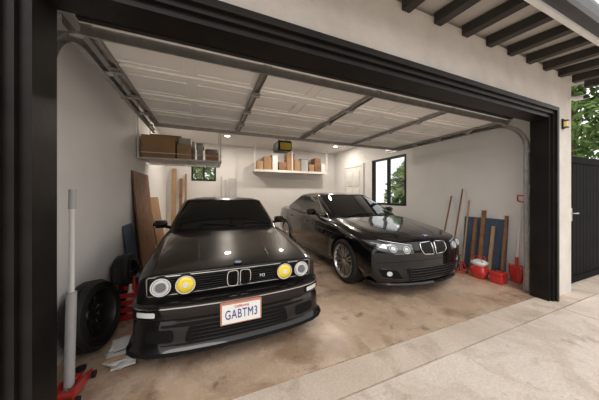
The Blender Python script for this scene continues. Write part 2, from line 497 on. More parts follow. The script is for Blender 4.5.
# ================================================================== CLASSIC COUPE
def build_coupe():
    P = empty('coupe_car', (.255, 1.93, 0), 0)
    paint = M['paint']; mats = [paint, M['dark']]
    ST = [[.13, .24, .70, .765, .36, .775, .60, .757, .730, .69, .757, .34, .765, .768],
          [.30, .22, .72, .785, .36, .80, .62, .778, .758, .70, .785, .34, .797, .801],
          [.78, .20, .73, .795, .36, .805, .66, .788, .816, .70, .840, .34, .854, .858],
          [1.38, .20, .74, .800, .36, .810, .68, .788, .884, .70, .907, .34, .920, .923],
          [2.0, .20, .74, .800, .36, .812, .69, .785, .910, .70, .925, .34, .930, .931],
          [3.3, .20, .74, .800, .36, .812, .69, .785, .922, .70, .942, .34, .95, .95],
          [3.75, .24, .73, .795, .38, .805, .70, .775, .935, .69, .975, .34, .99, .992],
          [4.30, .30, .70, .770, .42, .780, .70, .755, .925, .68, .975, .34, .99, .992]]
    RAD = [0, .05, .06, .10, .045, .045, .2, 0]
    WH = [(.80, .30, .345, .50, .035), (3.36, .30, .345, .50, .038)]
    ys = list(np.linspace(.16, 1.3, 44)) + list(np.linspace(1.35, 2.8, 22)) + list(np.linspace(2.85, 4.26, 46))
    def warp(x, y, z):
        f = max(0, 1 - y / .7) ** 2
        ny = y + f * (.05 * (abs(x) / .78) ** 3) - f * .16 * max(0, min(z - .55, .22))
        return (x, ny, z)
    body = loft_body('body', ST, RAD, ys, .018, WH, warp, mats, P)
    gh = greenhouse('greenhouse', (.900, 1.36, 3.74, .735, .10, .09, .05), (1.315, 2.0, 3.06, .590, .12, .05, .03), .052, [paint], P)
    path = [(0, -.03), (.2, -.027), (.4, -.012), (.55, .01), (.66, .04), (.74, .085), (.79, .14), (.808, .21), (.816, .30), (.82, .40)]
    prof = [(-.12, .560), (-.015, .560), (-.003, .550), (0, .535), (0, .455), (-.006, .442), (-.018, .435), (-.012, .415), (-.004, .40), (0, .31), (.004, .26), (.016, .235), (.034, .215), (.034, .198), (-.12, .198)]
    bump = plan_sweep('front_bumper', path, prof, paint, P)
    rp = [(0, 4.42), (.4, 4.41), (.66, 4.37), (.77, 4.30), (.81, 4.18), (.82, 3.9)]
    plan_sweep('rear_bumper', rp, [(-.1, .56), (0, .54), (0, .32), (-.1, .26)], paint, P, -1)
    B = bvh_of([body]); BB = bvh_of([bump]); G = bvh_of([gh])
    for s in (-1, 1):
        t = 'l' if s < 0 else 'r'
        q = [(s * .60, .463), (s * .78, .463), (s * .78, .523), (s * .60, .523)]
        patch('signal_bezel_' + t, rpoly(q, .01), 'front', BB, .003, M['dark'], P)
        q = [(s * .625, .473), (s * .755, .473), (s * .755, .512), (s * .625, .512)]
        patch('signal_' + t, rpoly(q, .01), 'front', BB, .008, M['white_l'], P)
        q = [(s * .50, .275), (s * .70, .285), (s * .69, .37), (s * .50, .37)]
        patch('brake_duct_' + t, rpoly(q, .03), 'front', BB, .003, M['dark'], P)
    q = [(-.42, .265), (.42, .265), (.39, .38), (-.39, .38)]
    patch('lower_intake', rpoly(q, .03), 'front', BB, .003, M['dark'], P)
    pline('lower_intake_rim', rpoly(q, .03), 'front', BB, .006, M['trim'], P, off=.002)
    for k, z in enumerate((.295, .322, .35)):
        pline('intake_slat_%d' % k, [(-.38, z), (.38, z)], 'front', BB, .005, M['trim'], P, closed=False, off=.004)
    plan_sweep('bumper_bright_strip', path[:-2], [(.0, .539), (.007, .539), (.007, .531), (.0, .531)], M['chrome'], P)
    plan_sweep('air_dam_lip', path[:-2], [(.0, .232), (.040, .215), (.044, .196), (.0, .190)], M['dark'], P)
    q = [(-.70, .592), (.70, .592), (.70, .745), (-.70, .745)]
    patch('grille_panel', rpoly(q, .02), 'front', B, .004, M['dark'], P)
    pline('grille_frame', rpoly(q, .02), 'front', B, .005, M['galv'], P, off=.004)
    for k in range(7):
        z = .610 + k * .020
        pline('grille_slat_%d' % k, [(-.68, z), (.68, z)], 'front', B, .0045, M['trim'], P, closed=False, off=.012)
    for s in (-1, 1):
        t = 'l' if s < 0 else 'r'
        q = rpoly([(s * .010, .602), (s * .092, .606), (s * .102, .673), (s * .094, .738), (s * .010, .742)], .028, 6)
        patch('kidney_' + t, q, 'front', B, .026, M['dark'], P)
        pline('kidney_frame_' + t, q, 'front', B, .0065, M['chrome'], P, off=.026, L=.02)
        for k in range(5):
            x = s * (.024 + k * .0142)
            pline('kidney_bar_%s%d' % (t, k), [(x, .614), (x, .732)], 'front', B, .0026, M['trim'], P, closed=False, off=.030)
        for nm, x, mm, r in (('outer', .600, M['lens'], .070), ('inner', .424, M['yellow'], .072)):
            c = proj(B, 'front', s * x, .670, 0)
            yy = c.y; zz = .670
            lathe('headlight_bezel_%s_%s' % (nm, t), [(r + .014, .01), (r + .014, -.022), (r + .008, -.030), (r, -.030), (r - .004, -.01)], M['trim'], P, (s * x, yy, zz), 'y', 48)
            lathe('headlight_ring_%s_%s' % (nm, t), [(r + .002, -.026), (r + .002, -.033), (r - .007, -.033), (r - .007, -.02)], M['chrome'], P, (s * x, yy, zz), 'y', 48)
            rl = r - .006
            lathe('headlight_lens_%s_%s' % (nm, t), [(0, -.042)] + [(rl * math.sin(a), -.018 - .024 * math.cos(a)) for a in np.linspace(.15, math.pi / 2, 8)], mm, P, (s * x, yy, zz), 'y', 48)
            if nm == 'outer':
                lathe('headlight_core_%s' % t, [(0, -.048), (.034, -.046), (.038, -.036)], M['lensd'], P, (s * x, yy, zz), 'y', 32)
                lathe('headlight_halo_%s' % t, [(.057, -.034), (.057, -.043), (.048, -.044), (.048, -.034)], M['white_l'], P, (s * x, yy, zz), 'y', 32)
            else:
                lathe('headlight_core_in_%s' % t, [(.0, -.0465), (.02, -.046), (.022, -.038)], M['white_l'], P, (s * x, yy, zz), 'y', 32)
    c = proj(B, 'front', .21, .66, .02)
    text('m_badge', 'M3', .04, M['white_l'], P, Matrix.Translation(c) @ Matrix.Rotation(math.pi / 2, 4, 'X'))
    c = proj(B, 'top', 0, .165, 0)
    lathe('emblem_ring', [(0, .0), (.041, 0), (.041, .008), (.033, .010), (.0, .010)], M['trim'], P, c, 'z', 32)
    lathe('emblem', [(0, .0105), (.03, .0105), (.03, .0125), (0, .0125)], M['white_l'], P, c, 'z', 32)
    V = []; F = []
    for q in (0, 2):
        b = len(V); V.append((c.x, c.y, c.z + .0135))
        for k in range(9):
            a = math.pi / 2 * (q + k / 8); V.append((c.x + .026 * math.cos(a), c.y + .026 * math.sin(a), c.z + .0135))
        F.append(tuple(range(b, b + 10)))
    mobj('emblem_blue', V, F, M['bmwblue'], P)
    yb = -.062
    RX = Matrix.Rotation(math.pi / 2, 4, 'X'); dz = .038
    box('plate_bracket', -.165, .165, yb - .006, yb + .03, .320 + dz, .490 + dz, M['plateframe'], P, .004)
    box('plate', -.152, .152, yb - .011, yb - .006, .331 + dz, .480 + dz, M['plate'], P)
    text('plate_text', 'GABTM3', .082, M['blue'], P, Matrix.Translation((0, yb - .012, .398 + dz)) @ Matrix.Scale(.78, 4, (1, 0, 0)) @ Matrix.Scale(1.25, 4, (0, 0, 1)) @ RX, spacing=1.10)
    text('plate_state', 'California', .03, M['red'], P, Matrix.Translation((0, yb - .012, .462 + dz)) @ RX)
    hood = [(-.67, .15), (-.675, .5), (-.68, 1.0), (-.685, 1.33), (.685, 1.33), (.68, 1.0), (.675, .5), (.67, .15)]
    pline('hood_line', hood, 'top', B, .0035, M['dark'], P, closed=False, off=-.001)
    for s in (-1, 1):
        t = 'l' if s < 0 else 'r'
        pline('hood_crease_' + t, [(s * .30, .2), (s * .40, 1.3)], 'top', B, .003, M['paint'], P, closed=False, off=-.0005)
        sd = 'left' if s < 0 else 'right'
        door = [(1.52, .90), (1.50, .55), (1.55, .28), (2.62, .28), (2.72, .5), (2.74, .92)]
        pline('door_line_' + t, door, sd, B, .003, M['dark'], P, closed=False, off=-.001)
        pline('side_moulding_' + t, [(1.16, .52), (2.98, .52)], sd, B, .011, M['trim'], P, closed=False)
        pline('door_handle_' + t, [(2.45, .80), (2.62, .80)], sd, B, .012, M['trim'], P, closed=False, off=.01)
        w1 = rpoly([(1.68, .955), (2.13, 1.28), (2.62, 1.295), (2.62, .955)], .03)
        w2 = rpoly([(2.68, .955), (2.68, 1.295), (3.0, 1.28), (3.30, .975), (3.25, .955)], .03)
        for i, w in enumerate((w1, w2)):
            patch('side_glass_%s%d' % (t, i), w, sd, G, .004, M['glass'], P)
            pline('side_glass_trim_%s%d' % (t, i), w, sd, G, .006, M['galv'], P, off=.002)
        pline('gutter_' + t, [(1.60, .955), (2.08, 1.303), (3.05, 1.307), (3.45, .98)], sd, G, .007, M['trim'], P, closed=False, off=.003)
        pline('waist_' + t, [(1.5, .910), (3.6, .93)], sd, B, .008, M['trim'], P, closed=False)
    ws = rpoly([(-.675, .940), (.675, .940), (.568, 1.305), (-.568, 1.305)], .05)
    patch('windshield', ws, 'front', G, .004, M['glass'], P)
    pline('windshield_seal', ws, 'front', G, .010, M['trim'], P, off=.003)
    rw = rpoly([(-.60, .985), (.60, .985), (.53, 1.295), (-.53, 1.295)], .05)
    patch('rear_glass', rw, 'rear', G, .004, M['glass'], P)
    pline('cowl_vent', [(-.60, 1.33), (-.3, 1.30), (0, 1.285), (.3, 1.30), (.60, 1.33)], 'top', B, .016, M['trim'], P, closed=False)
    for k, (x0, x1) in enumerate(((-.42, .12), (.15, .62))):
        a = proj(G, 'front', x1, .975, .025); b_ = proj(G, 'front', x0 + .1, 1.0, .025)
        tube('wiper_%d' % k, [proj(B, 'top', x0, 1.32, .02), b_, a], .006, M['trim'], P)
    mirror_('mirror_l', P, -.88, 1.72, .985, paint); mirror_('mirror_r', P, .88, 1.72, .985, paint)
    for s in (-1, 1): box('spoiler_post_%s' % ('l' if s < 0 else 'r'), s * .66 - .03, s * .66 + .03, 4.08, 4.26, .97, 1.08, paint, P, .01)
    box('spoiler_wing', -.72, .72, 4.06, 4.30, 1.075, 1.105, paint, P, .012)
    for s in (-1, 1):
        patch('tail_light_' + ('l' if s < 0 else 'r'), rpoly([(s * .36, .66), (s * .72, .66), (s * .72, .82), (s * .36, .82)], .02), 'rear', B, .006, M['red_l'], P)
    for nm, x, y in (('wheel_fl', -.705, .80), ('wheel_fr', .705, .80), ('wheel_rl', -.71, 3.36), ('wheel_rr', .71, 3.36)):
        wheel(nm, P, x, y, .312, .21, 8, M['alloy'])
    return P

# ================================================================== MODERN SEDAN
def build_sedan():
    P = empty('sedan_car', (2.90, 2.13, 0), math.radians(-1.2))
    paint = M['paint2']; mats = [paint, M['dark']]
    ST = [[0, .20, .76, .86, .30, .885, .50, .86, .68, .71, .765, .34, .79, .797],
          [.3, .18, .79, .885, .31, .91, .56, .885, .765, .71, .832, .34, .856, .862],
          [.86, .17, .80, .89, .34, .915, .62, .89, .855, .71, .905, .34, .93, .936],
          [1.45, .17, .82, .90, .34, .92, .68, .885, .935, .72, .975, .34, .995, 1.0],
          [2.2, .17, .82, .90, .34, .92, .70, .89, .975, .74, .99, .34, .998, 1.002],
          [3.8, .18, .82, .90, .36, .925, .72, .89, 1.01, .72, 1.03, .34, 1.04, 1.044],
          [4.4, .22, .80, .89, .38, .915, .72, .86, 1.02, .70, 1.065, .34, 1.08, 1.085],
          [4.9, .28, .74, .84, .40, .86, .68, .80, .99, .66, 1.05, .33, 1.075, 1.08]]
    RAD = [0, .06, .10, .14, .10, .10, .2, 0]
    WH = [(.90, .34, .375, .50, .012), (3.87, .34, .375, .52, .016)]
    ys = list(np.linspace(.05, 1.4, 54)) + list(np.linspace(1.45, 3.2, 24)) + list(np.linspace(3.25, 4.82, 50))
    def warp(x, y, z):
        f = max(0, 1 - y / 1.3) ** 2
        ny = y + f * (.27 * (abs(x) / .9) ** 2.8) + f * min(.10, 2.2 * max(0, z - .60) ** 2) + f * .5 * max(0, .30 - z) ** 1
        g = max(0, (y - 4.1) / .8) ** 2
        ny -= g * .20 * (abs(x) / .9) ** 3
        return (x, ny, z)
    body = loft_body('body', ST, RAD, ys, .035, WH, warp, mats, P)
    gh = greenhouse('greenhouse', (.955, 1.42, 4.45, .80, .14, .16, .08), (1.405, 2.28, 3.50, .61, .18, .08, .05), .06, [paint], P)
    B = bvh_of([body]); G = bvh_of([gh])
    for s in (-1, 1):
        t = 'l' if s < 0 else 'r'; sd = 'left' if s < 0 else 'right'
        q = rpoly([(s * .02, .59), (s * .20, .60), (s * .245, .67), (s * .232, .745), (s * .03, .755)], .028, 6)
        patch('kidney_' + t, q, 'front', B, .006, M['dark'], P)
        pline('kidney_frame_' + t, q, 'front', B, .007, M['chrome'], P, off=.008, L=.02)
        for k in range(9):
            x = s * (.04 + k * .021)
            pline('kidney_bar_%s%d' % (t, k), [(x, .605), (x, .742)], 'front', B, .0035, M['alloyd'], P, closed=False, off=.010)
        q = rpoly([(s * .35, .615), (s * .60, .605), (s * .80, .655), (s * .875, .758), (s * .74, .772), (s * .52, .742), (s * .36, .712)], .018, 5)
        patch('headlight_' + t, q, 'front', B, .004, M['lensd'], P, L=.03)
        pline('headlight_edge_' + t, q, 'front', B, .004, M['trim'], P, off=.004, L=.03)
        for k, x in enumerate((.46, .63)):
            z = .668 if k == 0 else .685
            ring = [(s * x + .043 * math.cos(a), z + .043 * math.sin(a)) for a in np.linspace(0, 2 * math.pi, 24, endpoint=False)]
            pline('halo_%s%d' % (t, k), ring, 'front', B, .007, M['white_l'], P, off=.010, L=.02)
            disc = [(s * x + .030 * math.cos(a), z + .030 * math.sin(a)) for a in np.linspace(0, 2 * math.pi, 20, endpoint=False)]
            patch('projector_%s%d' % (t, k), disc, 'front', B, .012, M['lens'], P, L=.02)
        q = rpoly([(s * .70, .685), (s * .79, .70), (s * .83, .745), (s * .71, .738)], .01)
        patch('headlight_side_' + t, q, 'front', B, .009, M['lens'], P)
        q = [(s * .37, .722), (s * .53, .750), (s * .73, .778)]
        pline('brow_' + t, q, 'front', B, .006, M['lens'], P, closed=False, off=.006)
        q = rpoly([(s * .50, .275), (s * .76, .30), (s * .80, .42), (s * .58, .40)], .03, 5)
        patch('side_intake_' + t, q, 'front', B, .004, M['dark'], P, L=.04)
        pline('side_intake_rim_' + t, q, 'front', B, .007, M['paint2'], P, off=.003, L=.03)
        ring = [(s * .68 + .032 * math.cos(a), .355 + .032 * math.sin(a)) for a in np.linspace(0, 2 * math.pi, 20, endpoint=False)]
        patch('fog_light_' + t, ring, 'front', B, .010, M['lens'], P, L=.03)
        pline('hood_edge_' + t, [(s * .10, .13), (s * .30, .16), (s * .60, .30), (s * .72, .62), (s * .735, 1.05), (s * .74, 1.40)], 'top', B, .0035, M['dark'], P, closed=False, off=-.001)
        pline('hood_crease_' + t, [(s * .24, .2), (s * .36, .6), (s * .50, 1.35)], 'top', B, .004, M['paint2'], P, closed=False, off=-.001)
        d1 = [(1.52, .93), (1.42, .6), (1.46, .30), (2.62, .28), (2.66, .6), (2.66, .97)]
        d2 = [(2.66, .28), (3.42, .30), (3.52, .5), (3.72, .75), (3.80, .98)]
        pline('door_line_a_' + t, d1, sd, B, .003, M['dark'], P, closed=False, off=-.001)
        pline('door_line_b_' + t, d2, sd, B, .003, M['dark'], P, closed=False, off=-.001)
        pline('door_handle_a_' + t, [(2.38, .83), (2.56, .84)], sd, B, .012, M['paint2'], P, closed=False, off=.014)
        pline('door_handle_b_' + t, [(3.38, .86), (3.56, .87)], sd, B, .012, M['paint2'], P, closed=False, off=.014)
        pline('shoulder_crease_' + t, [(1.1, .745), (2.5, .79), (4.3, .83)], sd, B, .005, M['paint2'], P, closed=False, off=-.001)
        pline('sill_' + t, [(1.34, .235), (3.42, .235)], sd, B, .022, M['paint2'], P, closed=False)
        w1 = rpoly([(1.84, 1.015), (2.42, 1.345), (2.95, 1.385), (2.95, 1.015)], .03)
        w2 = rpoly([(3.01, 1.015), (3.01, 1.385), (3.45, 1.355), (4.02, 1.10), (3.90, 1.02)], .03)
        for i, w in enumerate((w1, w2)):
            patch('side_glass_%s%d' % (t, i), w, sd, G, .004, M['glass'], P)
        pline('glass_trim_' + t, rpoly([(1.74, .995), (2.38, 1.365), (2.98, 1.40), (3.48, 1.375), (4.12, 1.09), (3.95, 1.0)], .05), sd, G, .006, M['galv'], P, off=.003)
        patch('tail_light_' + t, rpoly([(s * .42, .76), (s * .82, .74), (s * .80, .90), (s * .42, .90)], .03), 'rear', B, .006, M['red_l'], P)
        mirror_('mirror_' + t, P, s * 1.0, 1.93, 1.06, paint, 1.15)
    q = rpoly([(-.42, .25), (.42, .25), (.46, .42), (-.46, .42)], .04, 5)
    patch('lower_grille', q, 'front', B, .004, M['dark'], P)
    pline('lower_grille_rim', q, 'front', B, .008, M['paint2'], P, off=.002)
    for k in range(4):
        z = .285 + k * .035
        pline('lower_slat_%d' % k, [(-.42, z), (.42, z)], 'front', B, .004, M['alloyd'], P, closed=False, off=.008)
    pline('bumper_crease', [(-.82, .49), (-.4, .52), (.4, .52), (.82, .49)], 'front', B, .004, M['dark'], P, closed=False, off=-.001)
    path = [(0, .02), (.2, .032), (.4, .070), (.6, .14), (.72, .215), (.80, .30), (.85, .41)]
    plan_sweep('front_lip', path, [(-.08, .22), (.01, .215), (.028, .195), (.028, .18), (-.08, .18)], paint, P)
    ws = rpoly([(-.74, 1.0), (.74, 1.0), (.60, 1.395), (-.60, 1.395)], .06)
    patch('windshield', ws, 'front', G, .004, M['glass'], P)
    pline('windshield_seal', ws, 'front', G, .008, M['trim'], P, off=.002)
    patch('rear_glass', rpoly([(-.64, 1.09), (.64, 1.09), (.55, 1.39), (-.55, 1.39)], .06), 'rear', G, .004, M['glass'], P)
    for k, (x0, x1) in enumerate(((-.50, .10), (.10, .62))):
        tube('wiper_%d' % k, [proj(G, 'front', x0, .995, .02), proj(G, 'front', (x0 + x1) / 2, 1.03, .02), proj(G, 'front', x1, 1.035, .02)], .007, M['trim'], P)
    c = proj(B, 'top', 0, .15, 0)
    lathe('emblem', [(0, .0), (.038, 0), (.038, .008), (.032, .010), (.0, .011)], M['bmwblue'], P, c, 'z', 32)
    lathe('emblem_ring', [(.030, .009), (.030, .012), (.038, .012), (.038, .0)], M['chrome'], P, c, 'z', 32)
    for nm, x, y in (('wheel_fl', -.80, .90), ('wheel_fr', .80, .90), ('wheel_rl', -.80, 3.87), ('wheel_rr', .80, 3.87)):
        wheel(nm, P, x, y, .345, .235, 9, M['alloy'], rr=.262)
    return P

build_coupe(); build_sedan()

# ================================================================== ROOM
XL, XR, YF, YB, ZC = -1.15, 4.70, 1.64, 7.70, 3.05
JL, JR, HZ = -.768, 4.15, 2.42
box('floor', XL - .15, XR + .15, 1.59, YB + .15, -.12, 0, M['floor'])
box('ground', -14, 22, -12, 16, -.30, -.125, M['drive'])
boxes('driveway', [(-6, 8, -.02 - 3.2, .60, -.12, -.004), (-6, 4.05, .612, 1.30, -.12, -.004), (4.062, 8, .612, 1.30, -.12, -.004), (-6, 8, -8, -3.23, -.12, -.004)], M['drive'])
box('threshold_slab', -6, 4.87, 1.312, 1.583, -.12, -.002, M['curb'])
box('side_yard_slab', 4.88, 6.9, 1.312, 4.6, -.12, -.01, M['curb'])
box('wall_left', XL - .15, XL, 1.47, YB + .15, 0, 3.1, M['wall'])
WY0, WY1, WZ0, WZ1 = 4.22, 5.50, 1.12, 2.46
boxes('wall_right', [(XR, XR + .15, YF, WY0, 0, 3.1), (XR, XR + .15, WY1, YB + .15, 0, 3.1), (XR, XR + .15, WY0, WY1, 0, WZ0), (XR, XR + .15, WY0, WY1, WZ1, 3.1)], M['wall'])
BX0, BX1, BZ0, BZ1 = -.48, .24, 1.85, 2.36
boxes('wall_back', [(XL, BX0, YB, YB + .15, 0, 3.1), (BX1, XR, YB, YB + .15, 0, 3.1), (BX0, BX1, YB, YB + .15, 0, BZ0), (BX0, BX1, YB, YB + .15, BZ1, 3.1)], M['wall'])
box('ceiling', XL, XR, YF, YB, ZC, ZC + .05, M['ceil'])
boxes('wall_front', [(-6, JL - .125, 1.47, YF, 0, 3.1), (JR + .10, XR + .15, 1.47, YF, 0, 3.1), (JL - .125, JR + .10, 1.47, YF, HZ + .12, 3.1)], M['stucco'])
V = [(-6, .93, 3.07), (5.45, .93, 3.07), (5.45, 8.2, 4.0), (-6, 8.2, 4.0), (-6, .93, 3.12), (5.45, .93, 3.12), (5.45, 8.2, 4.05), (-6, 8.2, 4.05)]
mobj('roof', V, [(0, 3, 2, 1), (4, 5, 6, 7), (0, 1, 5, 4), (1, 2, 6, 5), (2, 3, 7, 6), (3, 0, 4, 7)], M['soffit'])
E = empty('rafter_tails')
for i in range(28):
    x = -5.8 + i * .41
    V = []
    for xx in (x, x + .09):
        V += [(xx, .97, 3.065), (xx, .97, 2.99), (xx, 1.466, 3.03), (xx, 1.466, 3.13)]
    mobj('rafter_%d' % i, V, [(0, 1, 2, 3), (7, 6, 5, 4), (0, 4, 5, 1), (1, 5, 6, 2), (2, 6, 7, 3), (3, 7, 4, 0)], M['rafter'], E)
G_ = empty('roof_gutter')
def extr_x(name, prof, x0, x1, m, parent):
    K = len(prof); V = [(x0, y, z) for y, z in prof] + [(x1, y, z) for y, z in prof]
    F = [(k, (k + 1) % K, K + (k + 1) % K, K + k) for k in range(K)] + [tuple(range(K)), tuple(range(K, 2 * K))]
    return mobj(name, V, F, m, parent)
extr_x('fascia', [(.93, 2.97), (.965, 2.97), (.965, 3.13), (.93, 3.13)], -6, 5.5, M['whitep'], G_)
extr_x('gutter_trough', [(.93, 3.0), (.85, 3.0), (.835, 3.03), (.82, 3.09), (.82, 3.12), (.828, 3.12), (.83, 3.09), (.845, 3.04), (.86, 3.012), (.922, 3.012), (.922, 3.12), (.93, 3.12)], -6, 5.5, M['gutter'], G_)
T = empty('trim_1')
def fr(nm, d0, d1, yf, yb):
    boxes(nm, [(JL - d1, JL - d0, yf, yb, 0, HZ + d1), (JR + d0, JR + d1, yf, yb, 0, HZ + d1), (JL - d0, JR + d0, yf, yb, HZ + d0, HZ + d1)], M['blackwood'], T)
fr('jamb_inner', 0, .045, 1.45, 1.638)
fr('stop', .046, .085, 1.425, 1.469)
fr('casing', .086, .135, 1.40, 1.468)
boxes('casing_edge', [(JL - .26, JL - .14, 1.37, 1.468, 0, HZ + .2)], M['blackwood'], T)
box('baseboard_left', XL, XL + .012, YF + .002, YB, 0, .09, M['whitep'])
box('baseboard_right', XR - .012, XR, YF + .002, 5.86, 0, .09, M['whitep'])
box('baseboard_back', XL + .02, XR - .02, YB - .012, YB, 0, .09, M['whitep'])
def window(name, axis, a0, a1, z0, z1, c, depth):
    W = empty(name); fw = .05
    def bx(nm, p0, p1, q0, q1, d0, d1, m):
        if axis == 'x': box(nm, c + d0, c + d1, p0, p1, q0, q1, m, W)
        else: box(nm, p0, p1, c + d0, c + d1, q0, q1, m, W)
    bx('frame_bottom', a0, a1, z0, z0 + fw, 0, depth, M['black']); bx('frame_top', a0, a1, z1 - fw, z1, 0, depth, M['black'])
    bx('frame_a', a0, a0 + fw, z0 + fw, z1 - fw, 0, depth, M['black']); bx('frame_b', a1 - fw, a1, z0 + fw, z1 - fw, 0, depth, M['black'])
    mid = (a0 + a1) / 2
    bx('mullion', mid - .025, mid + .025, z0 + fw, z1 - fw, .01, depth - .01, M['black'])
    bx('glass_pane', a0 + fw, a1 - fw, z0 + fw, z1 - fw, depth / 2 - .003, depth / 2 + .003, M['wglass'])
window('window_1', 'x', WY0, WY1, WZ0, WZ1, XR - .01, .12)
window('window_2', 'y', BX0, BX1, BZ0, BZ1, YB - .01, .12)
D = empty('door_1')
DY0, DY1 = 5.95, 6.9
box('leaf', XR - .03, XR - .005, DY0, DY1, 0.01, 2.36, M['whitep'], D)
boxes('casing', [(XR - .045, XR - .001, DY0 - .08, DY0 - .002, 0, 2.44), (XR - .045, XR - .001, DY1 + .002, DY1 + .08, 0, 2.44), (XR - .045, XR - .001, DY0, DY1, 2.362, 2.44)], M['whitep'], D)
for i, (z0, z1) in enumerate(((.2, .95), (1.1, 1.6), (1.7, 2.22))):
    for j, (y0, y1) in enumerate(((DY0 + .12, DY0 + .42), (DY0 + .53, DY0 + .83))):
        box('panel_%d%d' % (i, j), XR - .042, XR - .031, y0, y1, z0, z1, M['whitep'], D, .004)
lathe('knob', [(0, -.1), (.028, -.1), (.032, -.08), (.02, -.06), (.012, -.05), (.012, -.03)], M['chrome'], D, (XR, DY0 + .07, 1.0), 'x', 24)

# ================================================================== SECTIONAL GARAGE DOOR (open, overhead)
GD = empty('garage_door')
DX0, DX1 = JL + .0, JR - .0
ZD = 2.53
ny = 4; pd = .545; ystart = 1.86
for i in range(ny):
    y0 = ystart + i * (pd + .006); y1 = y0 + pd
    boxes('section_%d' % i, [(DX0, DX1, y0, y1, ZD, ZD + .045)], M['doorpanel'], GD)
    L = []
    for yy in (y0, y1 - .045): L.append((DX0, DX1, yy, yy + .045, ZD - .016, ZD))
    boxes('section_rails_%d' % i, L, M['doorpanel'], GD)
    L = []
    xs_ = [DX0 + k * (DX1 - DX0) / 8 for k in range(9)]
    for k in range(8):
        a, b = xs_[k] + .05, xs_[k + 1] - .05
        L += [(a, b, y0 + .10, y0 + .115, ZD - .007, ZD), (a, b, y1 - .115, y1 - .10, ZD - .007, ZD), (a, a + .015, y0 + .115, y1 - .115, ZD - .007, ZD), (b - .015, b, y0 + .115, y1 - .115, ZD - .007, ZD)]
    boxes('section_emboss_%d' % i, L, M['doorpanel'], GD)
    for k in range(5):
        x = DX0 + .03 + k * (DX1 - DX0 - .06) / 4
        boxes('stile_%d_%d' % (i, k), [(x - .035, x + .035, y0 + .005, y1 - .005, ZD - .024, ZD - .017), (x - .028, x - .022, y0 + .005, y1 - .005, ZD - .045, ZD - .024), (x + .022, x + .028, y0 + .005, y1 - .005, ZD - .045, ZD - .024)], M['galv'], GD)
        if i > 0:
            box('hinge_%d_%d' % (i, k), x - .045, x + .045, y0 - .06, y0 + .055, ZD - .052, ZD - .046, M['galv'], GD)
            cyl('hinge_pin_%d_%d' % (i, k), (x - .05, y0 - .003, ZD - .058), (x + .05, y0 - .003, ZD - .058), .009, M['galv'], GD, seg=10)
boxes('strut_bar', [(DX0, DX1, 1.875, 1.883, ZD - .09, ZD - .017), (DX0, DX1, 1.883, 1.93, ZD - .03, ZD - .0245), (DX0, DX1, 1.86, 1.876, ZD - .096, ZD - .09)], M['galv'], GD)
boxes('weather_seal', [(DX0, DX1, 1.82, 1.86, ZD - .01, ZD + .04)], M['rubber'], GD)
boxes('strut_bar_rear', [(DX0, DX1, 4.0, 4.008, ZD - .075, ZD - .017)], M['galv'], GD)
for nm, X, s in (('left', JL - .07, -1), ('right', JR + .07, 1)):
    TR = empty('garage_door_track')
    ZT = ZD - .05
    path = [(1.70, .02), (1.70, 1.0), (1.70, ZT - .4)]
    for k in range(1, 9):
        a = math.pi / 2 * k / 9; path.append((1.70 + .40 * (1 - math.cos(a)), ZT - .4 + .40 * math.sin(a)))
    path += [(2.10, ZT), (3.0, ZT), (4.45, ZT)]
    def sweep_yz(nm2, prof, m):
        K = len(prof); V = []; F = []; n = len(path)
        for i, (y, z) in enumerate(path):
            a = path[max(i - 1, 0)]; b = path[min(i + 1, n - 1)]
            t = Vector((b[0] - a[0], b[1] - a[1])).normalized(); nn = Vector((t.y, -t.x))
            for (px, pn) in prof: V.append((X + px, y + nn.x * pn, z + nn.y * pn))
        for i in range(n - 1):
            for k in range(K): F.append((i * K + k, i * K + (k + 1) % K, (i + 1) * K + (k + 1) % K, (i + 1) * K + k))
        F.append(tuple(range(K))); F.append(tuple(range((n - 1) * K, n * K)))
        mobj(nm2, V, F, m, TR)
    sweep_yz('channel', [(s * .02, -.028), (s * .024, -.028), (s * .024, .028), (s * .02, .028)], M['galv'])
    sweep_yz('lip_a', [(-s * .018, -.028), (s * .02, -.028), (s * .02, -.024), (-s * .018, -.024)], M['galv'])
    sweep_yz('lip_b', [(-s * .018, .024), (s * .02, .024), (s * .02, .028), (-s * .018, .028)], M['galv'])
    boxes('hanger', [(X + s * .028, X + s * .034, 4.38, 4.42, ZT - .03, ZC), (X + s * .028, X + s * .034, 2.95, 2.99, ZT - .03, ZC)], M['galv'], TR)
    boxes('angle', [(X + s * .026, X + s * .03, 1.9, 4.45, ZT + .025, ZT + .08), (X + s * .026, X + s * .062, 1.9, 4.45, ZT + .08, ZT + .084)], M['galv'], TR)
    boxes('wall_bracket', [(X - .01, X + .045, 1.645, 1.675, z, z + .04) for z in (.3, .9, 1.5, 2.0)], M['galv'], TR)
    for k in range(5):
        cyl('roller_%d' % k, (X - s * .06, 1.95 + k * .52, ZT), (X + s * .012, 1.95 + k * .52, ZT), .02, M['greyplastic'], TR, seg=14)
OP = empty('garage_door_opener')
box('rail', 1.71, 1.75, 1.9, 5.1, 2.70, 2.74, M['galv'], OP)
box('motor_housing', 1.55, 1.91, 5.1, 5.55, 2.48, 2.72, M['black'], OP, .03)
boxes('straps', [(1.58, 1.60, 5.2, 5.23, 2.72, ZC), (1.86, 1.88, 5.2, 5.23, 2.72, ZC), (1.72, 1.74, 1.9, 1.93, 2.74, ZC)], M['galv'], OP)
box('lens_cover', 1.60, 1.86, 5.06, 5.1, 2.50, 2.66, M['yellowp'], OP, .01)

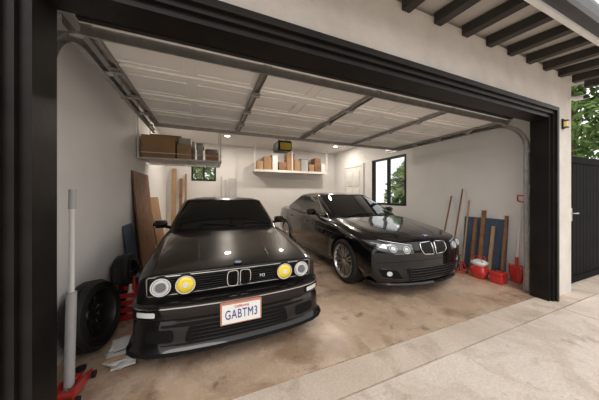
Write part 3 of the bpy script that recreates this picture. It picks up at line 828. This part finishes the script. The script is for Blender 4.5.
# ================================================================== LIGHTS
for (x, y, e) in ((.5, 6.5, 22), (2.3, 6.5, 22), (4.0, 6.5, 18), (3.3, 5.3, 15), (-.5, 5.95, 12)):  # first is a real can light; the others are added to brighten the interior
    L = empty('recessed_and_fill_light')
    lathe('trim_ring', [(.07, 0), (.095, 0), (.095, -.012), (.07, -.008), (.07, 0)], M['whitep'], L, (x, y, ZC - .001), 'z', 32)
    lathe('bulb_disc', [(0, -.004), (.068, -.004), (.068, -.001), (0, -.001)], M['lampglow'], L, (x, y, ZC - .001), 'z', 32)
    ld = bpy.data.lights.new('lamp', 'AREA'); ld.shape = 'DISK'; ld.size = .16; ld.energy = e; ld.color = (1, .89, .76)
    lo = bpy.data.objects.new('lamp', ld); lo.location = (x, y, ZC - .03); COL.objects.link(lo); lo.parent = L
w = bpy.data.worlds.new('World'); scene.world = w; w.use_nodes = True
nt = w.node_tree; bg = nt.nodes['Background']
tc = nt.nodes.new('ShaderNodeTexCoord'); sp = nt.nodes.new('ShaderNodeSeparateXYZ'); rp = nt.nodes.new('ShaderNodeValToRGB')
nt.links.new(tc.outputs['Generated'], sp.inputs[0]); nt.links.new(sp.outputs['Z'], rp.inputs['Fac'])
rp.color_ramp.elements[0].position = 0; rp.color_ramp.elements[0].color = (.88, .85, .82, 1)
rp.color_ramp.elements[1].position = .8; rp.color_ramp.elements[1].color = (.97, .96, .97, 1)
nt.links.new(rp.outputs['Color'], bg.inputs['Color']); bg.inputs['Strength'].default_value = 1.65
sun = bpy.data.lights.new('sun', 'SUN'); sun.energy = 1.2; sun.angle = math.radians(30); sun.color = (1, .95, .88)
so = bpy.data.objects.new('sun', sun); so.rotation_euler = (math.radians(42), 0, math.radians(-20)); so.location = (0, -5, 8); COL.objects.link(so)

# ================================================================== STORAGE LEFT RACK
R = empty('overhead_storage_rack')
rx0, rx1, ry0, ry1, rz = XL + .02, .24, 4.60, 5.50, 2.05
tube('front_rail', [(rx0, ry0, rz), (rx1, ry0, rz)], .016, M['whitep'], R)
tube('back_rail', [(rx0, ry1, rz), (rx1, ry1, rz)], .016, M['whitep'], R)
tube('end_rail', [(rx1, ry0, rz), (rx1, ry1, rz)], .016, M['whitep'], R)
tube('front_rail_top', [(rx0, ry0, rz + .10), (rx1, ry0, rz + .10)], .008, M['whitep'], R)
tube('end_rail_top', [(rx1, ry0, rz + .10), (rx1, ry1, rz + .10)], .008, M['whitep'], R)
boxes('wire_deck', [(rx0, rx1, y, y + .007, rz + .005, rz + .012) for y in np.linspace(ry0 + .03, ry1 - .03, 22)] + [(x, x + .007, ry0, ry1, rz - .002, rz + .005) for x in np.linspace(rx0 + .03, rx1 - .03, 14)], M['whitep'], R)
boxes('posts', [(rx0, rx0 + .025, ry0, ry0 + .025, rz, ZC), (rx1 - .025, rx1, ry0, ry0 + .025, rz, ZC), (rx0, rx0 + .025, ry1 - .025, ry1, rz, ZC), (rx1 - .025, rx1, ry1 - .025, ry1, rz, ZC)], M['whitep'], R)

def carton(x0, x1, y0, y1, z0, z1, m=None):
    C = empty('cardboard_box')
    m = m or M['card']
    box('carton', x0, x1, y0, y1, z0, z1, m, C, .006)
    ym = (y0 + y1) / 2
    box('tape', x0 - .001, x1 + .001, ym - .025, ym + .025, z1 - .06, z1 + .0015, M['woodl'], C)
    box('flap_a', x0 + .004, x1 - .004, y0 + .004, ym - .002, z1, z1 + .004, m, C)
    box('flap_b', x0 + .004, x1 - .004, ym + .002, y1 - .004, z1, z1 + .004, m, C)
def bin_(x0, x1, y0, y1, z0, z1, m):
    C = empty('storage_bin')
    box('tub', x0 + .015, x1 - .015, y0 + .015, y1 - .015, z0, z1 - .03, m, C, .015)
    box('lid', x0, x1, y0, y1, z1 - .03, z1, m, C, .01)
    box('latch_a', x0 - .006, x0 + .015, (y0 + y1) / 2 - .04, (y0 + y1) / 2 + .04, z1 - .08, z1 - .01, M['trim'], C)
    box('latch_b', x1 - .015, x1 + .006, (y0 + y1) / 2 - .04, (y0 + y1) / 2 + .04, z1 - .08, z1 - .01, M['trim'], C)
z0 = rz + .014; yo = .18
carton(-1.08, -.56, 4.46 + yo, 4.85 + yo, z0, z0 + .40)
carton(-.53, -.29, 4.46 + yo, 4.85 + yo, z0, z0 + .27, M['woodl'])
carton(-.05, .19, 4.46 + yo, 4.78 + yo, z0, z0 + .15)
carton(-1.03, -.50, 4.88 + yo, 5.22 + yo, z0, z0 + .52)
carton(-.46, -.25, 4.90 + yo, 5.22 + yo, z0, z0 + .44, M['whitep'])
bin_(-.21, -.08, 4.5 + yo, 5.1 + yo, z0, z0 + .34, M['greyplastic'])
bin_(-.05, .19, 4.82 + yo, 5.2 + yo, z0, z0 + .30, M['greyplastic'])
carton(-.50, -.30, 4.50 + yo, 4.80 + yo, z0 + .276, z0 + .40, M['greyplastic'])

# ================================================================== BACK WALL SHELF
S = empty('wall_shelf')
sx0, sx1, sz = 1.40, 4.10, 2.20
boxes('board', [(sx0, sx1, 7.25, 7.69, sz, sz + .03), (sx0, sx1, 7.235, 7.25, sz - .03, sz + .05)], M['whitep'], S)
boxes('posts', [(x, x + .03, 7.24, 7.27, sz + .051, ZC) for x in (sx0, 2.70, sx1 - .03)], M['whitep'], S)
boxes('brackets', [(x, x + .03, 7.25, 7.69, sz - .03, sz) for x in (sx0 + .05, 2.3, 3.2, sx1 - .08)], M['whitep'], S)
cx = 1.47
hs = [.30, .46, .55, .30, .62, .40, .48, .28, .52, .36]
ws_ = [.24, .26, .22, .28, .26, .22, .30, .20, .24, .20]
ms_ = [M['woodl'], M['card'], M['whitep'], M['wood'], M['card'], M['woodl'], M['greyplastic'], M['card'], M['wood'], M['whitep']]
for i, (h_, w_) in enumerate(zip(hs, ws_)):
    if i in (2, 6, 9): bin_(cx, cx + w_, 7.32, 7.64, sz + .032, sz + .03 + h_, ms_[i])
    else: carton(cx, cx + w_, 7.32, 7.64, sz + .032, sz + .03 + h_, ms_[i])
    cx += w_ + .022
def leaning_board(name, x0, x1, y, z1, th, m, lean=.05):
    P = empty(name)
    V = [(x0, y, 0), (x1, y, 0), (x1, y + th, 0), (x0, y + th, 0), (x0, y + lean, z1), (x1, y + lean, z1), (x1, y + th + lean, z1), (x0, y + th + lean, z1)]
    mobj('sheet', V, [(0, 3, 2, 1), (4, 5, 6, 7), (0, 1, 5, 4), (1, 2, 6, 5), (2, 3, 7, 6), (3, 0, 4, 7)], m, P)
    return P
leaning_board('wood_plank', -1.0, -.88, 7.35, 2.2, .03, M['woodl'], .29)
leaning_board('wood_plank', -.80, -.72, 7.35, 1.9, .03, M['wood'], .29)
leaning_board('wood_plank', -.66, -.60, 7.35, 2.05, .03, M['card'], .29)
leaning_board('metal_strip', .38, .42, 7.4, 2.0, .03, M['greyplastic'], .24)
leaning_board('metal_strip', .50, .54, 7.4, 1.9, .03, M['greyplastic'], .24)
leaning_board('white_panel', .62, .85, 7.4, 1.95, .03, M['greyplastic'], .24)

def wall_leaner(name, xw, y0, y1, z1, th, m, s, foot):
    P = empty(name)
    V = []
    for (xx, zz) in ((xw + s * foot, 0), (xw + s * (foot + th), 0), (xw + s * (.004 + th), z1), (xw + s * .004, z1)):
        V += [(xx, y0, zz), (xx, y1, zz)]
    mobj('sheet', V, [(0, 2, 4, 6), (1, 7, 5, 3), (0, 1, 3, 2), (2, 3, 5, 4), (4, 5, 7, 6), (6, 7, 1, 0)], m, P)
    return P
wall_leaner('plywood_sheet', XL, 4.35, 5.35, 1.80, .02, M['wood'], 1, .16)
wall_leaner('plywood_sheet', XL, 5.45, 6.3, 1.35, .02, M['card'], 1, .20)
wall_leaner('dark_board', XL, 3.94, 4.30, .95, .02, M['bluegrey'], 1, .14)

# ================================================================== LEFT CLUTTER
J = empty('floor_jack')
jx, jy = -.885, 2.03
for s in (-1, 1):
    V = []
    for xx in (jx + s * .055 - .006, jx + s * .055 + .006):
        V += [(xx, jy - .10, .03), (xx, jy + .17, .03), (xx, jy + .17, .06), (xx, jy + .03, .10), (xx, jy - .08, .11)]
    mobj('side_plate_%d' % (s + 1), V, [(0, 1, 2, 3, 4), (9, 8, 7, 6, 5)] + [(i, i + 5, (i + 1) % 5 + 5, (i + 1) % 5) for i in range(5)], M['red'], J)
    cyl('front_wheel_%d' % (s + 1), (jx + s * .065, jy + .15, .025), (jx + s * .085, jy + .15, .025), .025, M['black'], J)
    cyl('caster_%d' % (s + 1), (jx + s * .065, jy - .08, .022), (jx + s * .085, jy - .08, .022), .022, M['black'], J)
box('cross_plate', jx - .055, jx + .055, jy - .09, jy - .02, .05, .08, M['red'], J, .008)
box('lift_arm', jx - .02, jx + .02, jy, jy + .16, .055, .085, M['red'], J, .008)
lathe('saddle', [(0, 0), (.032, 0), (.035, .018), (.028, .018), (.026, .01), (0, .01)], M['black'], J, (jx, jy + .14, .085), 'z', 24)
cyl('hydraulic_ram', (jx, jy - .06, .07), (jx, jy + .06, .07), .02, M['galv'], J)
cyl('handle_sleeve', (jx + .0, jy - .01, .08), (jx, jy + .02, .72), .028, M['greyplastic'], J)
cyl('handle', (jx, jy + .02, .72), (jx - .01, jy + .05, 1.30), .016, M['whitep'], J)
cyl('handle_grip', (jx - .01, jy + .05, 1.30), (jx - .012, jy + .06, 1.44), .021, M['greyplastic'], J)
def loose_wheel(x, y, r, w, tilt, yaw, name, m, rings=False):
    P = empty(name, (x, y, r * math.cos(tilt) + w / 2 * abs(math.sin(tilt)))); P.rotation_euler = (0, tilt, yaw)
    h = w / 2; rr = r * .72; o = (0, 0, 0)
    tp = [(rr, -h + .01), (rr + .015, -h), (r - .02, -h + .004), (r, -h + .03), (r - .006, -.03), (r - .006, -.022), (r, -.02), (r, .02), (r - .006, .022), (r - .006, .03), (r, h - .03), (r - .02, h - .004)]
    if rings:
        n = 4
        for k in range(n):
            a = r - .024 - k * (r - rr - .035) / n
            tp += [(a, h), (a - .004, h + .008), (a - .009, h + .008), (a - .012, h)]
    tp += [(rr + .010, h), (rr, h - .01), (rr, -h + .01)]
    lathe('tire', tp, M['rubber'], P, o, 'x', 56)
    lathe('rim', [(rr + .004, h), (rr - .012, h + .002), (rr - .022, h - .02), (rr - .035, 0), (rr - .035, -h + .02), (rr + .002, -h + .02), (rr + .004, h)], m, P, o, 'x', 56)
    if rings:
        lathe('outer_lip', [(rr + .004, h + .004), (rr - .002, h + .008), (rr - .006, h + .004)], M['alloyd'], P, o, 'x', 56)
    hx = -.01 if not rings else -.05
    lathe('hub', [(0, h - .03 + hx), (.05, h - .03 + hx), (.07, h - .05 + hx), (.08, -.02 + hx), (0, -.02 + hx)], m, P, o, 'x', 32)
    V = []; F = []
    for i in range(10):
        a = 2 * math.pi * i / 10; c = Vector((0, math.cos(a), math.sin(a))); t = Vector((0, -c.z, c.y)); b = len(V)
        for (rad, ww, xo) in ((.05, .016, h - .04 + hx), (rr - .03, .022, h - .03 + hx)):
            for (u, dx) in ((-1, 0), (1, 0), (1, -.03), (-1, -.03)): V.append(c * rad + t * ww * u + Vector((xo + dx, 0, 0)))
        F += [tuple(b + q for q in f) for f in ((0, 1, 5, 4), (1, 2, 6, 5), (2, 3, 7, 6), (3, 0, 4, 7), (0, 3, 2, 1), (4, 5, 6, 7))]
    mobj('spokes', V, F, m, P)
loose_wheel(-.975, 2.60, .30, .15, -.14, -.18, 'spare_wheel', M['alloyd'], True)
loose_wheel(-.985, 3.62, .30, .17, -.2, 0.0, 'spare_wheel', M['alloyd'])
def crate(name, x0, x1, y0, y1, h, m, stuff):
    P = empty(name); t = .012
    L = [(x0, x1, y0, y1, 0.002, .015)]
    for (a0, a1, b0, b1) in ((x0, x1, y0, y0 + t), (x0, x1, y1 - t, y1), (x0, x0 + t, y0 + t, y1 - t), (x1 - t, x1, y0 + t, y1 - t)):
        for i in range(4):
            zz = .015 + i * (h - .015) / 4; L.append((a0, a1, b0, b1, zz, zz + (h - .015) / 4 * .62))
    for (a, b) in ((x0, y0), (x1 - .03, y0), (x0, y1 - .03), (x1 - .03, y1 - .03)): L.append((a, a + .03, b, b + .03, .015, h))
    boxes('basket', L, m, P)
    for i, (mx, dx, dy, hh) in enumerate(stuff):
        cx_, cy_ = x0 + dx * (x1 - x0), y0 + dy * (y1 - y0)
        lathe('bottle_%d' % i, [(0, .016), (.035, .016), (.038, .03), (.038, hh * .7), (.015, hh * .85), (.015, hh), (0, hh)], mx, P, (cx_, cy_, 0), 'z', 20)
crate('milk_crate', -1.02, -.72, 3.02, 3.27, .33, M['red'], [(M['black'], .3, .5, .40), (M['whitep'], .65, .35, .37), (M['red'], .7, .75, .42), (M['black'], .2, .2, .38)])
C = empty('paper_pile')
for i in range(10):
    a = random.uniform(0, 3); x = -.66 + random.uniform(-.03, .03); y = 2.26 + random.uniform(-.05, .05); z = .012 + i * .016
    box('paper_%d' % i, x - .06, x + .06, y - .08, y + .08, z, z + .008, random.choice([M['whitep'], M['greyplastic'], M['red'], M['whitep'], M['card']]), C, .002, (random.uniform(-.08, .08), random.uniform(-.08, .08), a))

# ================================================================== RIGHT CLUTTER
wall_leaner('blue_panel', XR, 2.12, 2.80, .98, .02, M['bluegrey'], -1, .10)
def pole_tool(name, foot, top, m, head):
    P = empty(name)
    cyl('shaft', foot, top, .014, m, P, seg=12)
    f = Vector(foot)
    if head == 'broom':
        box('head', f.x - .03, f.x + .03, f.y - .10, f.y + .10, f.z - .02, f.z + .02, M['wood'], P, .005)
        boxes('bristles', [(f.x - .025, f.x + .025, f.y - .098 + k * .0165, f.y - .098 + k * .0165 + .012, f.z - .118, f.z - .02) for k in range(12)], M['black'], P)
    elif head == 'hoe':
        box('blade', f.x - .005, f.x + .005, f.y - .07, f.y + .07, f.z - .09, f.z - .01, M['black'], P, .002)
    elif head == 'shovel':
        V = []; F = []
        for i in range(7):
            for j in range(5):
                u = (j - 2) / 2; wv = .10 * (1 if i > 2 else (.45 + .18 * i) ** .7)
                V.append((f.x - .02 * (1 - u * u), f.y + u * wv, f.z - .28 + i * .28 / 6))
        for i in range(6):
            for j in range(4): F.append((i * 5 + j, i * 5 + j + 1, (i + 1) * 5 + j + 1, (i + 1) * 5 + j))
        o = mobj('blade', V, F, M['red'], P, True); md = o.modifiers.new('s', 'SOLIDIFY'); md.thickness = .006
        cyl('socket', (f.x, f.y, f.z - .02), (f.x, f.y, f.z + .12), .02, M['red'], P)
        t = Vector(top); tube('grip', [(t.x, t.y, t.z), (t.x, t.y - .05, t.z + .03), (t.x, t.y - .05, t.z + .11), (t.x, t.y + .05, t.z + .11), (t.x, t.y + .05, t.z + .03), (t.x, t.y, t.z)], .012, M['red'], P)
    return P
pole_tool('push_broom', (4.45, 2.92, .12), (4.675, 2.84, 1.52), M['wood'], 'broom')
pole_tool('rake', (4.45, 3.16, .12), (4.675, 3.06, 1.38), M['wood'], 'broom')
pole_tool('garden_hoe', (4.48, 2.72, .10), (4.675, 2.72, 1.30), M['woodl'], 'hoe')
pole_tool('shovel', (4.50, 1.93, .30), (4.64, 1.93, 1.28), M['whitep'], 'shovel')
wall_leaner('wood_plank', XR - .04, 2.42, 2.48, 1.12, .03, M['wood'], -1, .16)
wall_leaner('wood_plank', XR - .04, 2.28, 2.33, .85, .03, M['woodl'], -1, .16)
wall_leaner('wood_plank', XR - .04, 2.56, 2.61, .95, .03, M['wood'], -1, .16)
wall_leaner('wood_plank', XR - .04, 2.10, 2.14, 1.05, .03, M['wood'], -1, .16)
BG = empty('red_white_bag')
def bag_mesh(name, cx, cy, w, d, z0, z1, m, seed):
    rnd = random.Random(seed); V = []; F = []; N = 20; Lv = 9
    for i in range(Lv):
        t = i / (Lv - 1); z = z0 + (z1 - z0) * t
        s = (1 - .12 * math.cos(t * math.pi * 2)) * (1 if t < .75 else 1 - (t - .75) * 1.3)
        for k in range(N):
            a = 2 * math.pi * k / N; ca, sa = math.cos(a), math.sin(a)
            sx = math.copysign(abs(ca) ** .6, ca); sy = math.copysign(abs(sa) ** .6, sa)
            j = rnd.uniform(.93, 1.06)
            V.append((cx + sx * w / 2 * s * j, cy + sy * d / 2 * s * j, z))
    for i in range(Lv - 1):
        for k in range(N): F.append((i * N + k, i * N + (k + 1) % N, (i + 1) * N + (k + 1) % N, (i + 1) * N + k))
    F.append(tuple(range(N))); F.append(tuple(range((Lv - 1) * N, Lv * N)))
    mobj(name, V, F, m, BG, True)
bag_mesh('lower_body', 4.26, 2.32, .18, .22, .0, .22, M['red'], 1)
bag_mesh('upper_body', 4.26, 2.32, .165, .20, .21, .30, M['whitep'], 2)
tube('handle_a', [(4.20, 2.24, .28), (4.19, 2.28, .37), (4.19, 2.35, .37), (4.20, 2.39, .28)], .007, M['red'], BG)
tube('handle_b', [(4.31, 2.24, .28), (4.31, 2.28, .36), (4.31, 2.35, .36), (4.31, 2.39, .28)], .007, M['red'], BG)
def jack_stand(x, y, h):
    P = empty('jack_stand')
    for i in range(4):
        a = math.pi / 4 + i * math.pi / 2
        cyl('leg_%d' % i, (x + .11 * math.cos(a), y + .11 * math.sin(a), .008), (x + .025 * math.cos(a), y + .025 * math.sin(a), h), .012, M['red'], P, seg=8)
    tube('foot_ring', [(x + .11 * math.cos(a), y + .11 * math.sin(a), .01) for a in (math.pi / 4, 3 * math.pi / 4, 5 * math.pi / 4, 7 * math.pi / 4)], .01, M['red'], P, True)
    cyl('post', (x, y, h * .4), (x, y, h + .10), .02, M['galv'], P)
    box('saddle', x - .045, x + .045, y - .025, y + .025, h + .10, h + .125, M['galv'], P, .004)
jack_stand(4.26, 2.62, .20)
TBX = empty('red_toolbox')
box('case', 4.20, 4.36, 1.98, 2.14, .0, .13, M['red'], TBX, .01)
box('lid', 4.195, 4.365, 1.975, 2.145, .131, .18, M['red'], TBX, .012)
tube('handle', [(4.28, 2.01, .18), (4.28, 2.02, .22), (4.28, 2.10, .22), (4.28, 2.11, .18)], .008, M['black'], TBX)
Tb = empty('tool_bag')
box('bag', 4.36, 4.52, 1.74, 1.80, .0, .12, M['black'], Tb, .02)
tube('bag_handle', [(4.38, 1.77, .11), (4.40, 1.77, .17), (4.48, 1.77, .17), (4.50, 1.77, .11)], .008, M['red'], Tb)

# ================================================================== EXTERIOR RIGHT
GT = empty('side_gate')
gx0, gx1, gy = 4.90, 6.6, 1.56
boxes('frame', [(gx0, gx0 + .09, gy, gy + .05, .0, 2.0), (gx1 - .09, gx1, gy, gy + .05, .0, 2.0), (gx0 + .09, gx1 - .09, gy, gy + .05, 1.9, 2.0), (gx0 + .09, gx1 - .09, gy, gy + .05, .04, .14)], M['gate'], GT)
boxes('boards', [(gx0 + .092 + k * .1265, gx0 + .092 + k * .1265 + .118, gy + .012, gy + .037, .142, 1.898) for k in range(12)], M['gate'], GT)
box('lock_plate', gx0 + .19, gx0 + .25, gy - .012, gy + .014, 1.0, 1.20, M['galv'], GT, .004)
tube('lever', [(gx0 + .22, gy - .012, 1.12), (gx0 + .22, gy - .05, 1.12), (gx0 + .33, gy - .05, 1.12)], .011, M['galv'], GT)
box('gate_post', 4.852, 4.898, 1.53, 1.63, -.01, 2.08, M['gate'])
WL = empty('wall_lantern')
box('backplate', 4.55, 4.61, 1.452, 1.469, 2.32, 2.46, M['black'], WL, .004)
box('lantern_glass', 4.56, 4.60, 1.42, 1.453, 2.345, 2.42, M['amber'], WL, .006)
boxes('cage', [(4.553, 4.607, 1.41, 1.452, 2.425, 2.437), (4.553, 4.607, 1.41, 1.452, 2.33, 2.341)], M['black'], WL)
SC = empty('security_camera')
cyl('mount', (4.80, 1.469, 2.78), (4.80, 1.40, 2.76), .025, M['whitep'], SC)
cyl('body', (4.84, 1.42, 2.77), (4.72, 1.30, 2.73), .033, M['whitep'], SC)
cyl('lens', (4.72, 1.30, 2.73), (4.712, 1.292, 2.727), .026, M['black'], SC)

def tree(x, y, h, rad, zlow, n, seed, name='cypress_tree'):
    rnd = random.Random(seed)
    P = empty(name, (x, y, 0))
    cyl('trunk', (0, 0, -.12), (0, 0, h * .8), .16, M['bark'], P, .04, 12)
    V = []; F = []
    for i in range(n):
        t = rnd.random(); z = zlow + (h - zlow) * t
        R_ = rad * (math.sin(math.pi * min(1, .12 + t * .88)) ** .6) * (1 - .35 * t)
        a = rnd.uniform(0, 2 * math.pi); rr = R_ * (rnd.random() ** .35)
        rr *= .8 + .25 * math.sin(5 * a + 7 * t * 3)
        c = Vector((rr * math.cos(a), rr * math.sin(a), z)); s = rnd.uniform(.07, .17)
        d1 = Vector((rnd.uniform(-1, 1), rnd.uniform(-1, 1), rnd.uniform(-1, 1))).normalized(); d2 = d1.orthogonal().normalized()
        b = len(V); V += [c - d1 * s, c + d2 * s * .5, c + d1 * s, c - d2 * s * .5]; F.append((b, b + 1, b + 2, b + 3))
    mobj('foliage', V, F, M['leaf'], P)
tree(10.4, 3.1, 7.5, 1.5, 1.0, 5200, 1)
tree(13.5, 1.3, 11, 1.9, 1.5, 5600, 2)
tree(10.2, 7.4, 6.0, 1.5, .8, 3600, 3)
tree(-.3, 10.5, 5.0, 1.6, .6, 3000, 4)
tree(14.5, 5.5, 9, 2.0, 1.0, 4200, 5)
tree(7.9, 6.9, 2.9, 1.3, .2, 3400, 6, 'garden_shrub')
FN = empty('added_alley_fence')  # unseen fence, added behind the camera to darken reflections in the car paint
boxes('planks', [(-8 + k * .15, -8 + k * .15 + .142, -8.06, -8.03, -.12, 2.0) for k in range(140)], M['fence'], FN)
boxes('rails', [(-8, 13, -8.10, -8.06, .3, .4), (-8, 13, -8.10, -8.06, 1.6, 1.7)], M['fence'], FN)
HS = empty('added_neighbor_house')  # unseen house, added beyond the fence so the cars reflect less sky
box('walls', -6, 10, -16, -11, -.12, 3.4, M['fence'], HS)
V = [(-6.5, -10.4, 3.3), (10.5, -10.4, 3.3), (10.5, -16.6, 3.3), (-6.5, -16.6, 3.3), (-6.5, -13.5, 5.0), (10.5, -13.5, 5.0)]
mobj('roof_shingles', V, [(0, 1, 5, 4), (2, 3, 4, 5), (0, 4, 3), (1, 2, 5), (0, 3, 2, 1)], M['rafter'], HS)

# ================================================================== CAMERA
cd = bpy.data.cameras.new('camera'); cam = bpy.data.objects.new('camera', cd); COL.objects.link(cam)
cam.location = (0, 0, 1.4); cam.rotation_euler = (math.radians(90), 0, math.radians(-22.4))
cd.sensor_width = 36; cd.lens = 36 * 222 / 599; cd.shift_y = -5 / 599; cd.clip_start = .02
scene.camera = cam
scene.view_settings.view_transform = 'Standard'
